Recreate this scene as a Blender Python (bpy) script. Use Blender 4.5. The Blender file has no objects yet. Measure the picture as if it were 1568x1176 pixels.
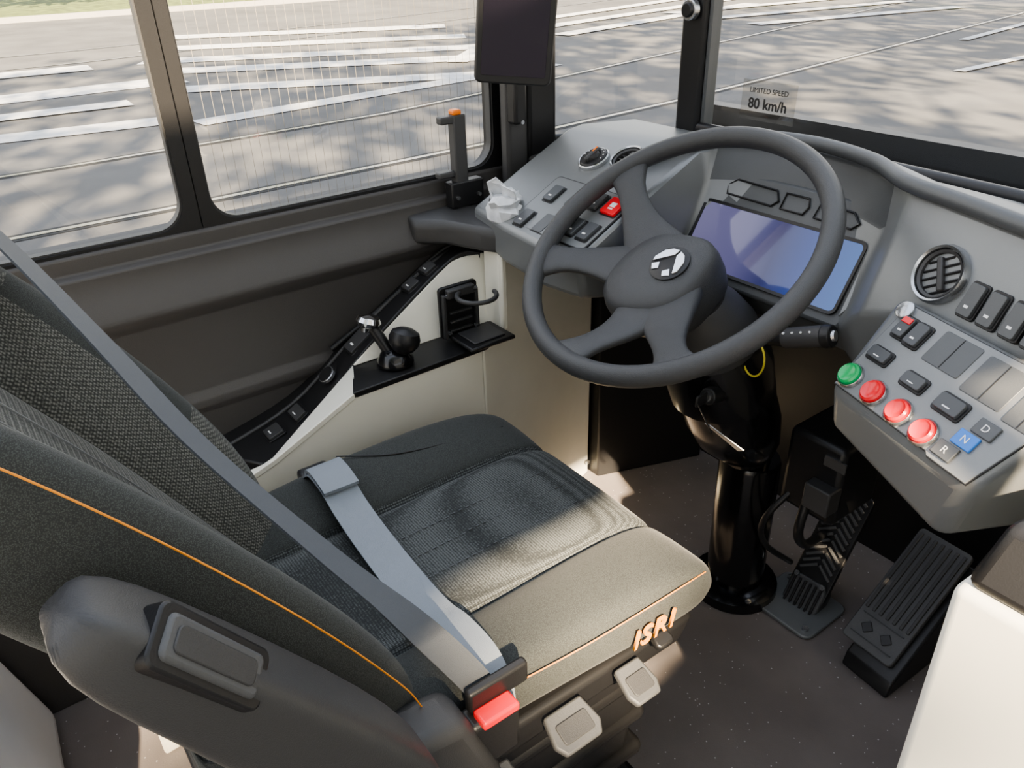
import bpy, math, random
from mathutils import Vector, Matrix
random.seed(11)
V=Vector
# ---------------------------------------------------------------- materials
def mat(name,col,rough=.5,metal=0.,bump=0.,bscale=200.,var=0.,vscale=8.,coat=0.,emit=None,estr=0.,spec=.5):
    m=bpy.data.materials.new(name); m.use_nodes=True
    nt=m.node_tree; b=nt.nodes['Principled BSDF']
    b.inputs['Base Color'].default_value=(*col,1); b.inputs['Roughness'].default_value=rough
    b.inputs['Metallic'].default_value=metal
    b.inputs['Specular IOR Level'].default_value=spec
    b.inputs['Coat Weight'].default_value=coat
    tc=nt.nodes.new('ShaderNodeTexCoord')
    if emit: 
        b.inputs['Emission Color'].default_value=(*emit,1); b.inputs['Emission Strength'].default_value=estr
    if bump:
        n=nt.nodes.new('ShaderNodeTexNoise'); n.inputs['Scale'].default_value=bscale; n.inputs['Detail'].default_value=3
        bp=nt.nodes.new('ShaderNodeBump'); bp.inputs['Strength'].default_value=bump; bp.inputs['Distance'].default_value=.002
        nt.links.new(tc.outputs['Object'],n.inputs['Vector']); nt.links.new(n.outputs['Fac'],bp.inputs['Height'])
        nt.links.new(bp.outputs['Normal'],b.inputs['Normal'])
    n2=nt.nodes.new('ShaderNodeTexNoise'); n2.inputs['Scale'].default_value=vscale; n2.inputs['Detail'].default_value=4
    nt.links.new(tc.outputs['Object'],n2.inputs['Vector'])
    r=nt.nodes.new('ShaderNodeValToRGB'); v=max(var,.03)
    r.color_ramp.elements[0].position=.3; r.color_ramp.elements[1].position=.7
    r.color_ramp.elements[0].color=(*[c*(1-v) for c in col],1); r.color_ramp.elements[1].color=(*[min(1,c*(1+v)) for c in col],1)
    nt.links.new(n2.outputs['Fac'],r.inputs['Fac']); nt.links.new(r.outputs['Color'],b.inputs['Base Color'])
    return m
def fabric(name,col,col2,scale,rib=True,sheen=.12,rot=0.,bmp=.5):
    m=mat(name,col,.92,spec=.2); nt=m.node_tree; b=nt.nodes['Principled BSDF']
    tc=[n for n in nt.nodes if n.type=='TEX_COORD'][0]
    vo=nt.nodes.new('ShaderNodeTexVoronoi'); vo.inputs['Scale'].default_value=scale; vo.inputs['Randomness'].default_value=.25 if rib else 1
    mp=nt.nodes.new('ShaderNodeMapping'); mp.inputs['Scale'].default_value=(1.4,.8,.8) if rib else (1,1,1); mp.inputs['Rotation'].default_value=(rot,0,0)
    nt.links.new(tc.outputs['Object'],mp.inputs['Vector']); nt.links.new(mp.outputs['Vector'],vo.inputs['Vector'])
    r=nt.nodes.new('ShaderNodeValToRGB'); r.color_ramp.elements[0].position=.15; r.color_ramp.elements[1].position=.6
    r.color_ramp.elements[0].color=(*col,1); r.color_ramp.elements[1].color=(*col2,1)
    nt.links.new(vo.outputs['Distance'],r.inputs['Fac']); nt.links.new(r.outputs['Color'],b.inputs['Base Color'])
    bp=nt.nodes.new('ShaderNodeBump'); bp.inputs['Strength'].default_value=bmp; bp.inputs['Distance'].default_value=.001; bp.invert=True
    nt.links.new(vo.outputs['Distance'],bp.inputs['Height']); nt.links.new(bp.outputs['Normal'],b.inputs['Normal'])
    b.inputs['Sheen Weight'].default_value=sheen; b.inputs['Sheen Roughness'].default_value=.4
    return m
def glassmat(name,tint=(.95,.96,.95),refl=.05):
    m=bpy.data.materials.new(name); m.use_nodes=True; nt=m.node_tree
    for n in list(nt.nodes): nt.nodes.remove(n)
    o=nt.nodes.new('ShaderNodeOutputMaterial'); t=nt.nodes.new('ShaderNodeBsdfTransparent'); g=nt.nodes.new('ShaderNodeBsdfGlossy')
    t.inputs['Color'].default_value=(*tint,1); g.inputs['Roughness'].default_value=.02
    x=nt.nodes.new('ShaderNodeMixShader'); x.inputs[0].default_value=refl
    nt.links.new(t.outputs[0],x.inputs[1]); nt.links.new(g.outputs[0],x.inputs[2]); nt.links.new(x.outputs[0],o.inputs['Surface'])
    return m
M_dark=mat('dark_plastic',(.052,.052,.053),.45,bump=.25,bscale=900)
M_wall=mat('wall_grey_plastic',(.075,.071,.069),.45,bump=.3,bscale=700)
M_black=mat('black_plastic',(.016,.016,.017),.38,bump=.1,bscale=600)
M_rubber=mat('pedal_rubber',(.085,.087,.09),.5,bump=.2,bscale=500)
M_gloss=mat('gloss_black_plastic',(.006,.006,.007),.2,coat=.3)
M_rim=mat('steering_leatherette',(.055,.057,.060),.33,bump=.5,bscale=1100)
M_dash=mat('dash_grey',(.215,.225,.23),.36,metal=.35,bump=.10,bscale=800)
M_dash2=mat('dash_dark_grey',(.095,.101,.106),.42,metal=.1,bump=.15,bscale=800)
M_silver=mat('silver_trim',(.5,.51,.52),.25,metal=.9)
M_chrome=mat('chrome',(.75,.75,.76),.08,metal=1)
M_cream=mat('cream_panel',(.84,.82,.72),.5,bump=.05,bscale=300)
M_fab=fabric('seat_fabric_side',(.082,.088,.084),(.042,.045,.043),950,False,bmp=.3)
M_fabc=fabric('seat_fabric_center',(.150,.160,.158),(.036,.039,.039),330,True)
M_fabb=fabric('seat_fabric_back',(.22,.22,.20),(.05,.052,.048),330,True,rot=.56)
M_belt=mat('belt_webbing',(.25,.28,.315),.5,bump=.5,bscale=1500)
M_beltd=mat('belt_webbing_dark',(.095,.104,.118),.55,bump=.5,bscale=1500)
M_orange=mat('orange_thread',(.80,.30,.03),.6)
M_label=mat('orange_label',(.90,.33,.02),.5)
M_red=mat('red_button',(.75,.02,.03),.3,coat=.4,emit=(.8,.02,.02),estr=.10)
M_green=mat('green_button',(.01,.38,.11),.3,coat=.4,emit=(.0,.5,.15),estr=.06)
M_blue=mat('blue_button',(.06,.22,.65),.35)
M_white=mat('white_print',(.8,.8,.8),.5)
M_amber=mat('orange_reflector',(.9,.22,.02),.3)
M_tissue=mat('tissue_wrap',(.62,.64,.67),.35,var=.2,vscale=40)
M_glass=glassmat('window_glass'); 
M_wire=mat('sunblind_wire',(.30,.27,.22),.5)
M_sw=mat('switch_face',(.075,.08,.086),.35)
M_scr=mat('display_painted_reflection',(.02,.02,.04),.07,coat=.6,emit=(.3,.3,.6),estr=.42)
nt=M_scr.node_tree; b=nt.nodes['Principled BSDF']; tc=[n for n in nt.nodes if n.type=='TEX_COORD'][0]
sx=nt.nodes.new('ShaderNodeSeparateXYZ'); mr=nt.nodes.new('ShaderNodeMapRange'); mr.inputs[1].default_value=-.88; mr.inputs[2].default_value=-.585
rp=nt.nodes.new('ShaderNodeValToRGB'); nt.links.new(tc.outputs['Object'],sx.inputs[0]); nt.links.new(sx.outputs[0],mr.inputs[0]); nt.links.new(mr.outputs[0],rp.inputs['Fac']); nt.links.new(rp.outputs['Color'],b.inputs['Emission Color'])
cr=rp.color_ramp; cr.elements[0].color=(.33,.31,.55,1); cr.elements[1].color=(.08,.24,.72,1)  # reflection on the screen, painted as an emissive lavender-dark-blue ramp
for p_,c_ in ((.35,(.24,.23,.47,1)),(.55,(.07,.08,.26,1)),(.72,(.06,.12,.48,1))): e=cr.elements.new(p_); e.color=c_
M_mon=mat('monitor_glass',(.012,.010,.016),.12,emit=(.09,.06,.10),estr=.10,spec=.3)
M_floor=mat('vinyl_floor',(.205,.182,.172),.6,bump=.2,bscale=400,var=.1,spec=.3)
nt=M_floor.node_tree; b=nt.nodes['Principled BSDF']; tc=[n for n in nt.nodes if n.type=='TEX_COORD'][0]
vo=nt.nodes.new('ShaderNodeTexVoronoi'); vo.inputs['Scale'].default_value=100
nt.links.new(tc.outputs['Object'],vo.inputs['Vector'])
lt=nt.nodes.new('ShaderNodeMath'); lt.operation='LESS_THAN'; lt.inputs[1].default_value=.14
nt.links.new(vo.outputs['Distance'],lt.inputs[0])
sep=nt.nodes.new('ShaderNodeSeparateColor'); nt.links.new(vo.outputs['Color'],sep.inputs[0])
gt=nt.nodes.new('ShaderNodeMath'); gt.operation='GREATER_THAN'; gt.inputs[1].default_value=.7; nt.links.new(sep.outputs[0],gt.inputs[0])
ml=nt.nodes.new('ShaderNodeMath'); ml.operation='MULTIPLY'; nt.links.new(lt.outputs[0],ml.inputs[0]); nt.links.new(gt.outputs[0],ml.inputs[1])
mx=nt.nodes.new('ShaderNodeMix'); mx.data_type='RGBA'; mx.inputs[7].default_value=(.55,.53,.53,1)
old=b.inputs['Base Color'].links[0].from_socket
nt.links.new(ml.outputs[0],mx.inputs[0]); nt.links.new(old,mx.inputs[6]); nt.links.new(mx.outputs[2],b.inputs['Base Color'])
M_road=mat('asphalt',(.112,.110,.107),.8,bump=.8,bscale=60,var=.22,vscale=.8)
M_paint=mat('road_paint',(.58,.58,.58),.7,var=.2,vscale=4)
M_rail=mat('tram_rail_steel',(.6,.56,.5),.3,metal=.8)
M_railg=mat('rail_groove',(.025,.025,.025),.8)
M_grass=mat('grass',(.12,.15,.04),.9,bump=1,bscale=30,var=.5,vscale=3)
M_kerb=mat('kerb_stone',(.4,.38,.35),.8)
M_leaf=mat('leaves',(.10,.15,.03),.6,var=.4,vscale=1)
M_bark=mat('bark',(.10,.075,.05),.9,bump=1,bscale=20,var=.3)

# ---------------------------------------------------------------- mesh helpers
import bmesh
def grp(name):
    e=bpy.data.objects.new(name,None); e.empty_display_size=.05; bpy.context.collection.objects.link(e); return e
def mobj(name,verts,faces,m,parent=None,smooth=False,bev=0,seg=2,sub=0,ang=35):
    me=bpy.data.meshes.new(name); me.from_pydata([tuple(v) for v in verts],[],faces); me.validate(); me.update()
    ms=m if isinstance(m,(list,tuple)) else [m]
    for q in ms: me.materials.append(q)
    bm=bmesh.new(); bm.from_mesh(me); bmesh.ops.recalc_face_normals(bm,faces=bm.faces); bm.to_mesh(me); bm.free()
    o=bpy.data.objects.new(name,me); bpy.context.collection.objects.link(o)
    if parent: o.parent=parent
    if bev:
        q=o.modifiers.new('b','BEVEL'); q.width=bev; q.segments=seg; q.limit_method='ANGLE'; q.angle_limit=math.radians(28)
    if sub:
        q=o.modifiers.new('s','SUBSURF'); q.levels=sub; q.render_levels=sub
    if smooth or bev or sub:
        for p in me.polygons: p.use_smooth=True
        if not sub:
            try: me.set_sharp_from_angle(angle=math.radians(ang if not bev else 50))
            except Exception: pass
    return o
def loft(name,rings,m,parent=None,closed=True,loop=False,caps=True,**k):
    n=len(rings[0]); vs=[p for r in rings for p in r]; f=[]
    R=len(rings)
    for i in range(R if loop else R-1):
        a=i*n; c=((i+1)%R)*n
        for j in range(n if closed else n-1):
            f.append((a+j,a+(j+1)%n,c+(j+1)%n,c+j))
    if caps and closed and not loop:
        f.append(tuple(range(n))[::-1]); f.append(tuple((R-1)*n+j for j in range(n)))
    return mobj(name,vs,f,m,parent,**k)
def frame(o,u,v):
    u=V(u).normalized(); v=V(v); v=(v-u*v.dot(u)).normalized(); n=u.cross(v)
    return Matrix(((u.x,v.x,n.x,o[0]),(u.y,v.y,n.y,o[1]),(u.z,v.z,n.z,o[2]),(0,0,0,1)))
I4=Matrix.Identity(4)
def box(name,c,s,m,parent=None,F=I4,bev=.003,seg=2,taper=1.):
    vs=[]
    for z in (-.5,.5):
        k=taper if z>0 else 1
        for x,y in ((-.5,-.5),(.5,-.5),(.5,.5),(-.5,.5)):
            vs.append(F@V((c[0]+x*s[0]*k,c[1]+y*s[1]*k,c[2]+z*s[2])))
    f=[(0,1,2,3),(4,5,6,7),(0,1,5,4),(1,2,6,5),(2,3,7,6),(3,0,4,7)]
    return mobj(name,vs,f,m,parent,bev=bev,seg=seg)
def hexa(name,p,m,parent=None,bev=.01,seg=3):
    f=[(0,1,2,3),(4,5,6,7),(0,1,5,4),(1,2,6,5),(2,3,7,6),(3,0,4,7)]
    return mobj(name,p,f,m,parent,bev=bev,seg=seg)
def prism(name,pts,z0,z1,m,parent=None,F=I4,bev=.002,seg=2):
    n=len(pts); vs=[F@V((x,y,z0)) for x,y in pts]+[F@V((x,y,z1)) for x,y in pts]
    f=[tuple(range(n)),tuple(range(n,2*n))]+[(i,(i+1)%n,n+(i+1)%n,n+i) for i in range(n)]
    return mobj(name,vs,f,m,parent,bev=bev,seg=seg)
def rrect(w,h,r,cx=0,cy=0,k=6):
    p=[]
    for qx,qy,a0 in ((1,1,0),(-1,1,90),(-1,-1,180),(1,-1,270)):
        for i in range(k+1):
            a=math.radians(a0+90*i/k); p.append((cx+qx*(w/2-r)+r*math.cos(a),cy+qy*(h/2-r)+r*math.sin(a)))
    return p
def cyl(name,p0,p1,r0,r1,m,parent=None,seg=32,bev=.002,caps=True):
    p0=V(p0);p1=V(p1);d=(p1-p0).normalized(); u=d.orthogonal().normalized(); w=d.cross(u)
    rings=[[p+u*math.cos(2*math.pi*i/seg)*r+w*math.sin(2*math.pi*i/seg)*r for i in range(seg)] for p,r in ((p0,r0),(p1,r1))]
    return loft(name,rings,m,parent,bev=bev)
def lathe(name,F,prof,m,parent=None,seg=40,smooth=True):
    rings=[[F@V((r*math.cos(2*math.pi*i/seg),r*math.sin(2*math.pi*i/seg),z)) for i in range(seg)] for r,z in prof]
    return loft(name,rings,m,parent,smooth=smooth,ang=40)
def catmull(P,k=8):
    P=[V(p) for p in P]; out=[]
    for i in range(len(P)-1):
        a=P[i-1] if i else P[0]*2-P[1]; b_=P[i]; c=P[i+1]; d=P[i+2] if i+2<len(P) else P[-1]*2-P[-2]
        for j in range(k):
            t=j/k; out.append(.5*((2*b_)+(c-a)*t+(2*a-5*b_+4*c-d)*t*t+(3*b_-a-3*c+d)*t**3))
    out.append(P[-1]); return out
def tube(name,path,r,m,parent=None,seg=12,loop=False,smoothpath=True,k=8,rad=None):
    P=catmull(path,k) if smoothpath else [V(p) for p in path]
    n=len(P); rings=[]; prev=None
    for i,p in enumerate(P):
        if loop: t=(P[(i+1)%n]-P[i-1]).normalized()
        else: t=(P[min(i+1,n-1)]-P[max(i-1,0)]).normalized()
        if prev is None: u=t.orthogonal().normalized()
        else: u=(prev-t*prev.dot(t)).normalized()
        prev=u; w=t.cross(u); rr=r if rad is None else rad[0]+(rad[1]-rad[0])*i/(n-1)
        rings.append([p+(u*math.cos(2*math.pi*j/seg)+w*math.sin(2*math.pi*j/seg))*rr for j in range(seg)])
    return loft(name,rings,m,parent,loop=loop,smooth=True,ang=60)
def strip(name,path,across,w,th,m,parent=None,k=8):
    P=catmull(path,k); n=len(P); A=across if isinstance(across,list) else [across]*2
    W=w if isinstance(w,list) else [w,w]
    rings=[]
    for i,p in enumerate(P):
        f=i/(n-1)*(len(A)-1); j=min(int(f),len(A)-2); a=V(A[j]).lerp(V(A[j+1]),f-j)
        g=i/(n-1)*(len(W)-1); q=min(int(g),len(W)-2); ww=W[q]+(W[q+1]-W[q])*(g-q)
        t=(P[min(i+1,n-1)]-P[max(i-1,0)]).normalized(); a=(a-t*a.dot(t)).normalized(); nn=t.cross(a)
        rings.append([p-a*ww/2-nn*th/2,p+a*ww/2-nn*th/2,p+a*ww/2+nn*th/2,p-a*ww/2+nn*th/2])
    return loft(name,rings,m,parent,smooth=True,ang=30)
def text(name,s,size,m,parent,F,ext=.0003,align='CENTER',shear=0,bold=0,space=1.):
    cu=bpy.data.curves.new(name,'FONT'); cu.body=s; cu.size=size; cu.extrude=ext; cu.align_x=align; cu.align_y='CENTER'; cu.shear=shear; cu.offset=bold; cu.space_character=space
    cu.materials.append(m); o=bpy.data.objects.new(name,cu); bpy.context.collection.objects.link(o); o.matrix_world=F; o.parent=parent
    return o

# ---------------------------------------------------------------- outside
def flat(name,pts,z,m,parent=None):
    return mobj(name,[(x,y,z) for x,y in pts],[tuple(range(len(pts)))],m,parent)
RZ=-.75
flat('ground_road',[(-90,-60),(60,-60),(60,120),(-90,120)],RZ,M_road)
def line(name,path,w,z,m,parent):
    L=[];R=[]
    P=[V((x,y,0)) for x,y in path]
    for i,p in enumerate(P):
        t=(P[min(i+1,len(P)-1)]-P[max(i-1,0)]).normalized(); q=V((-t.y,t.x,0))
        L.append(p+q*w/2);R.append(p-q*w/2)
    n=len(L)
    return mobj(name,[(p.x,p.y,z) for p in L]+[(p.x,p.y,z) for p in R],[(i,i+1,n+i+1,n+i) for i in range(n-1)],m,parent)
rails=grp('tram_track')
for k,pth in enumerate(([(-7.35,-20),(-7.3,1.5),(-7.45,5),(-7.8,8.7),(-10,23),(-16,50)],[(-9.6,-20),(-9.65,1),(-9.85,5),(-10.6,8.8),(-14.4,25.8),(-22,55)],
        [(-19,-20),(-19.3,3),(-20.4,11),(-25,30)],[(-21.5,-20),(-21.8,3),(-22.9,11),(-28,30)])):
    line('groove_%d'%k,pth,.20,RZ+.004,M_railg,rails); line('rail_%d'%k,pth,.07,RZ+.008,M_rail,rails)
mk=grp('road_markings')
bars=[([(-15.2,-2),(-15.2,3.9)],.95),([(-12.2,-2),(-11.5,2.7)],.6),([(-11.0,2.9),(-11.8,9.5)],.45),
 ([(-18.3,4.0),(-14.8,10.4)],.85),([(-16.4,4.0),(-12.9,10.2)],.8),([(-14.2,3.2),(-11.4,8.4)],.7),([(-20.6,4.6),(-17,11)],.9),([(-23.2,5.4),(-19.5,12)],1.0),
 ([(-13.3,8.4),(-16.6,11.8)],.4),([(-18.5,-2),(-18.2,3)],.9),([(-13.5,-2),(-13.3,2.6)],.55)]
for i,(pth,w_) in enumerate(bars): line('bar_%d'%i,pth,w_,RZ+.010+.001*i,M_paint,mk)
for i,pth in enumerate(([(-6.4,13.2),(-6.4,17.5)],[(-8.3,17),(-9.4,25)],[(-15.3,12.5),(-17.5,22)],[(-16.7,12),(-19.5,24)],[(-18.4,13),(-22,27)],[(-13.4,17),(-12,24)],[(-15.2,17.5),(-14.2,25)],[(-17.2,18),(-16.4,26)])):
    line('line_%d'%i,pth,.55 if i>1 else .18,RZ+.023+.001*i,M_paint,mk)
kb=grp('far_sidewalk')
flatg=flat('lawn',[(-90,-60),(-33,-60),(-33,25),(-48,120),(-90,120)],RZ+.16,M_grass,kb)
loft('kerb',[[(-33,y,RZ-.02),(-32.7,y,RZ-.02),(-32.7,y,RZ+.17),(-33,y,RZ+.17)] for y in (-60,25)],M_kerb,kb)
def tree(c,rad,h,nclus,leaf,trunk_r=.22,z0=RZ,sp=.5):
    t=grp('roadside_tree'); x,y=c
    tube('trunk',[(x,y,z0),(x+.1,y,z0+2),(x-.1,y+.1,h*.6),(x,y,h)],.2,M_bark,t,seg=10,rad=(trunk_r,trunk_r*.4))
    for a in range(5):
        an=a*1.26; tube('limb_%d'%a,[(x,y,h*.45+a*.3),(x+math.cos(an)*rad[0]*.3,y+math.sin(an)*rad[1]*.3,h*.6+a*.3),(x+math.cos(an)*rad[0]*.65,y+math.sin(an)*rad[1]*.65,h*.8+a*.3)],.08,M_bark,t,seg=6,rad=(.1,.03))
    vs=[];fs=[]
    for i in range(nclus):
        while 1:
            p=V([random.uniform(-1,1) for _ in range(3)])
            if p.length<1: break
        p=V((x+p.x*rad[0],y+p.y*rad[1],h+p.z*rad[2]))
        for j in range(26):
            q=p+V([random.gauss(0,sp) for _ in range(3)])
            a=V([random.uniform(-1,1) for _ in range(3)]).normalized(); b_=a.orthogonal().normalized(); s=leaf*random.uniform(.6,1.2)
            k=len(vs); vs+= [q-a*s,q-b_*s*.5,q+a*s,q+b_*s*.5]; fs.append((k,k+1,k+2,k+3))
    mobj('foliage',vs,fs,M_leaf,t)
for y in (-14,-6,2,10,18,26):
    tree((6.5,y),(6,4.8,5.4),12.4,105,.30,sp=.55)
for y in (2,13,26):
    tree((-36,y),(4,4,3.5),7,60,.35,.3,z0=RZ+.16)

# ---------------------------------------------------------------- bus shell
mobj('floor',[(-1.36,-1.2,0),(1.2,-1.2,0),(1.2,1.5,0),(-1.36,1.5,0),(-1.36,-1.2,-.04),(1.2,-1.2,-.04),(1.2,1.5,-.04),(-1.36,1.5,-.04)],[(0,1,2,3),(4,5,6,7),(0,1,5,4),(1,2,6,5),(2,3,7,6),(3,0,4,7)],M_floor)
prof=[(-1.385,.85),(-1.35,.846),(-1.335,.838),(-1.335,.812),(-1.322,.806),(-1.322,.79),(-1.312,.76),(-1.298,.738),(-1.296,.728),(-1.305,.715),(-1.318,.70),(-1.322,.56),(-1.312,.545),(-1.312,.53),(-1.322,.515),(-1.322,.0),(-1.385,0)]
loft('wall_left',[[(x,y,z) for x,z in prof] for y in (-1.2,1.45)],M_wall,bev=.003)
mobj('wall_front',[(-1.36,1.46,-.04),(1.2,1.46,-.04),(1.2,1.5,.9),(-1.36,1.5,.9),(-1.36,1.52,-.04),(1.2,1.52,-.04),(1.2,1.54,.9),(-1.36,1.54,.9)],[(0,1,2,3),(4,5,6,7),(0,1,5,4),(1,2,6,5),(2,3,7,6),(3,0,4,7)],M_black)
wr=grp('wall_right')
box('sun_block_header',(1.22,.13,2.55),(.05,2.72,1.0),M_cream,wr,bev=.01)  # added out of view, sized to keep direct sun off the cab interior
box('door_post_front',(1.22,1.46,1.45),(.05,.06,3.1),M_black,wr,bev=.01)
box('stripe_shadow_post',(1.22,.10,1.0),(.045,.05,2.1),M_black,wr,bev=.01)  # unseen post, added to throw a shadow stripe on the cabinet
box('sun_block_lower',(1.22,.13,.765),(.04,2.72,1.51),M_cream,wr,bev=.01)  # added out of view to stop low sun reaching floor and cabinet base
box('door_post_rear',(1.22,-1.2,1.45),(.05,.05,3.1),M_black,wr,bev=.01)
def winframe(name,y0,y1,z0,z1,oy0,oy1,oz0,oz1,r=.045):
    g=grp(name)
    inn=rrect(y1-y0,z1-z0,r,(y0+y1)/2,(z0+z1)/2,8); out=rrect(oy1-oy0,oz1-oz0,.003,(oy0+oy1)/2,(oz0+oz1)/2,8)
    rings=[[(x,a,b_) for a,b_ in L] for x,L in ((-1.375,out),(-1.340,out),(-1.340,inn),(-1.375,inn))]
    loft('frame',rings,M_black,g,loop=True,smooth=True,ang=30)
    inn2=rrect(y1-y0-.006,z1-z0-.006,r,(y0+y1)/2,(z0+z1)/2,8); 
    rings=[[(x,a,b_) for a,b_ in L] for x,L in ((-1.362,inn),(-1.345,inn),(-1.345,inn2),(-1.362,inn2))]
    loft('rubber_seal',rings,M_dark,g,loop=True,smooth=True,ang=30)
    mobj('glass',[(-1.36,y0-.01,z0-.01),(-1.36,y1+.01,z0-.01),(-1.36,y1+.01,z1+.01),(-1.36,y0-.01,z1+.01)],[(0,1,2,3)],M_glass,g)
    return g
w1=winframe('window_1',-1.0,.302,.846,1.95,-1.2,.324,.838,2.1)
w2=winframe('window_2',.346,.922,.846,1.95,.326,1.0,.838,2.1)
vs=[];fs=[]
y=.37
while y<.91:
    k=len(vs); vs+=[(-1.352,y,.85),(-1.352,y+.0006,.85),(-1.352,y+.0006,1.94),(-1.352,y,1.94)]; fs.append((k,k+1,k+2,k+3)); y+=.016
mobj('blind_wires',vs,fs,M_wire,w2)
pil=grp('trim_pillar')
box('post',(-1.335,1.012,1.45),(.085,.078,1.3),M_black,pil,bev=.012,seg=3)
box('post_cover',(-1.30,.945,1.4),(.03,.05,1.2),M_dark,pil,bev=.008)
box('latch_box',(-1.275,.935,.985),(.03,.03,.10),M_black,pil,bev=.006)
for z in (.94,1.03): cyl('screw',(-1.262,.935,z),(-1.256,.935,z),.004,.004,M_silver,pil,seg=10,bev=0)
q=grp('window_3')
qp=[(-1.34,1.06),(-1.29,1.13),(-1.2,1.18),(-1.12,1.215)]
mobj('glass',[(x,y,.86) for x,y in qp]+[(x,y,2.0) for x,y in qp],[(i,i+1,5+i,4+i) for i in range(3)],M_glass,q)
tube('seal',[(x,y,.875) for x,y in qp],.012,M_black,q)
loft('sill',[[(x+.05,y-.09,.84),(x+.05,y-.09,.862),(x,y+.02,.872),(x,y+.02,.8)] for x,y in qp],M_dark,q,bev=.004)
ap=grp('trim_windshield_pillar')
box('post',(-1.09,1.225,1.43),(.058,.035,1.06),M_black,ap,bev=.008,seg=3)
box('grey_liner',(-1.058,1.232,1.43),(.008,.03,1.06),M_dash2,ap,bev=.003)
cyl('knob_ring',(-1.09,1.205,1.127),(-1.09,1.192,1.127),.019,.018,M_silver,ap); cyl('knob',(-1.09,1.195,1.127),(-1.09,1.186,1.127),.014,.012,M_black,ap)
ws=grp('windshield')
wp=[(-1.06,1.228),(-.8,1.226),(-.5,1.206),(-.2,1.18),(.2,1.15),(1.1,1.1)]
mobj('glass',[(x,y,.91) for x,y in wp]+[(x,y+.03,2.0) for x,y in wp],[(i,i+1,7+i,6+i) for i in range(5)],M_glass,ws,smooth=True)
Fs=frame((-.91,1.218,.985),(1,0,0),(0,.02,1))
mobj('sticker',[Fs@V(p) for p in ((-.058,-.034,0),(.058,-.034,0),(.058,.034,0),(-.058,.034,0))],[(0,1,2,3)],glassmat('sticker_film',(.80,.78,.74),.1),ws)
text('line1','LIMITED SPEED',.0125,M_black,ws,Fs@Matrix.Translation((0,.017,.001)))
text('line2','80 km/h',.025,M_black,ws,Fs@Matrix.Translation((0,-.006,.001)),bold=.0005)
tube('gasket',[(x,y-.012,.918) for x,y in wp],.012,M_black,ws)

# ---------------------------------------------------------------- dashboard
dash=grp('dashboard')
def sec(x,cr,cz,p4,p5,p6,p7=(1.3,.62)):
    wy=1.215 if x<-.8 else 1.215-.115*(x+.8)/1.9
    return [V((x,wy+.03,.86)),V((x,wy,.912)),V((x,cr+.035,cz)),V((x,cr,cz-.006)),V((x,*p4)),V((x,*p5)),V((x,*p6)),V((x,*p7))]
S=[sec(-1.24,1.03,.922,(.91,.86),(.80,.805),(.80,.75)),
   sec(-1.12,1.035,.925,(.91,.86),(.785,.80),(.785,.73)),
   sec(-1.0,1.045,.93,(.91,.86),(.78,.795),(.785,.72)),
   sec(-.915,1.055,.933,(.91,.86),(.785,.795),(.80,.72)),
   sec(-.895,1.075,.94,(1.06,.88),(1.01,.765),(1.03,.71)),
   sec(-.85,1.105,.948,(1.075,.885),(1.01,.745),(1.03,.70)),
   sec(-.75,1.125,.952,(1.085,.885),(1.0,.735),(1.03,.69)),
   sec(-.64,1.105,.953,(1.08,.88),(1.0,.735),(1.03,.69)),
   sec(-.565,1.06,.953,(1.06,.87),(.99,.74),(1.02,.69)),
   sec(-.52,1.03,.953,(1.0,.89),(.955,.79),(.98,.69)),
   sec(-.44,1.0,.952,(.975,.895),(.94,.82),(.98,.68)),
   sec(-.32,.96,.95,(.935,.895),(.905,.82),(.97,.68)),
   sec(-.2,.93,.95,(.905,.895),(.885,.80),(.97,.68)),
   sec(.0,.92,.95,(.895,.89),(.875,.78),(.97,.6)),
   sec(1.15,.92,.95,(.895,.89),(.875,.78),(.97,.6))]
o=loft('body',S,[M_dash,M_dash2],dash,bev=.009,seg=3)
for i in range(4,8):
    o.data.polygons[i*8+3].material_index=1
tube('hood_lip',[(-.99,.985,.905),(-.945,1.03,.93),(-.88,1.085,.952),(-.75,1.115,.958),(-.62,1.085,.958),(-.53,1.025,.955),(-.44,.995,.954),(-.3,.95,.952),(-.1,.92,.952)],.011,M_dash2,dash)
Fi=frame((-.733,1.030,.798),(1,0,0),(0,.055,.09))
prism('bezel_panel',[(-.175,-.075),(.165,-.075),(.185,-.02),(.165,.075),(.12,.115),(-.11,.115),(-.165,.07),(-.18,-.02)],-.02,.004,M_dash2,dash,Fi,bev=.006)
for s in (-1,1): prism('bezel_wing',[(s*.160,-.055),(s*.178,-.02),(s*.162,.055),(s*.156,.055)],.003,.007,M_dash,dash,Fi,bev=.001)
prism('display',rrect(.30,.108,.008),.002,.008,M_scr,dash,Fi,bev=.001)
loft('display_frame',[[Fi@V((x,y,z)) for x,y in rrect(*a)] for a,z in (((.308,.116,.012),.003),((.308,.116,.012),.010),((.298,.106,.008),.009),((.298,.106,.008),.003))],M_black,dash,loop=True,smooth=True,ang=30)
def outline(name,pts,F,r,m,parent):
    tube(name,[F@V((*p,.006)) for p in pts],r,m,parent,seg=6,loop=True,smoothpath=False)
outline('telltale_left',[(-.12,.074),(-.03,.072),(-.02,.082),(-.03,.098),(-.11,.1),(-.125,.088)],Fi,.0018,M_black,dash)
outline('telltale_mid',[(-.012,.072),(.03,.072),(.035,.085),(.03,.098),(-.012,.098)],Fi,.0018,M_black,dash)
outline('telltale_right',[(.05,.072),(.115,.070),(.125,.08),(.11,.094),(.052,.097)],Fi,.0018,M_black,dash)
Fl=frame((-1.0,.91,.861),(1,0,0),(0,.25,.128))
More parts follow.
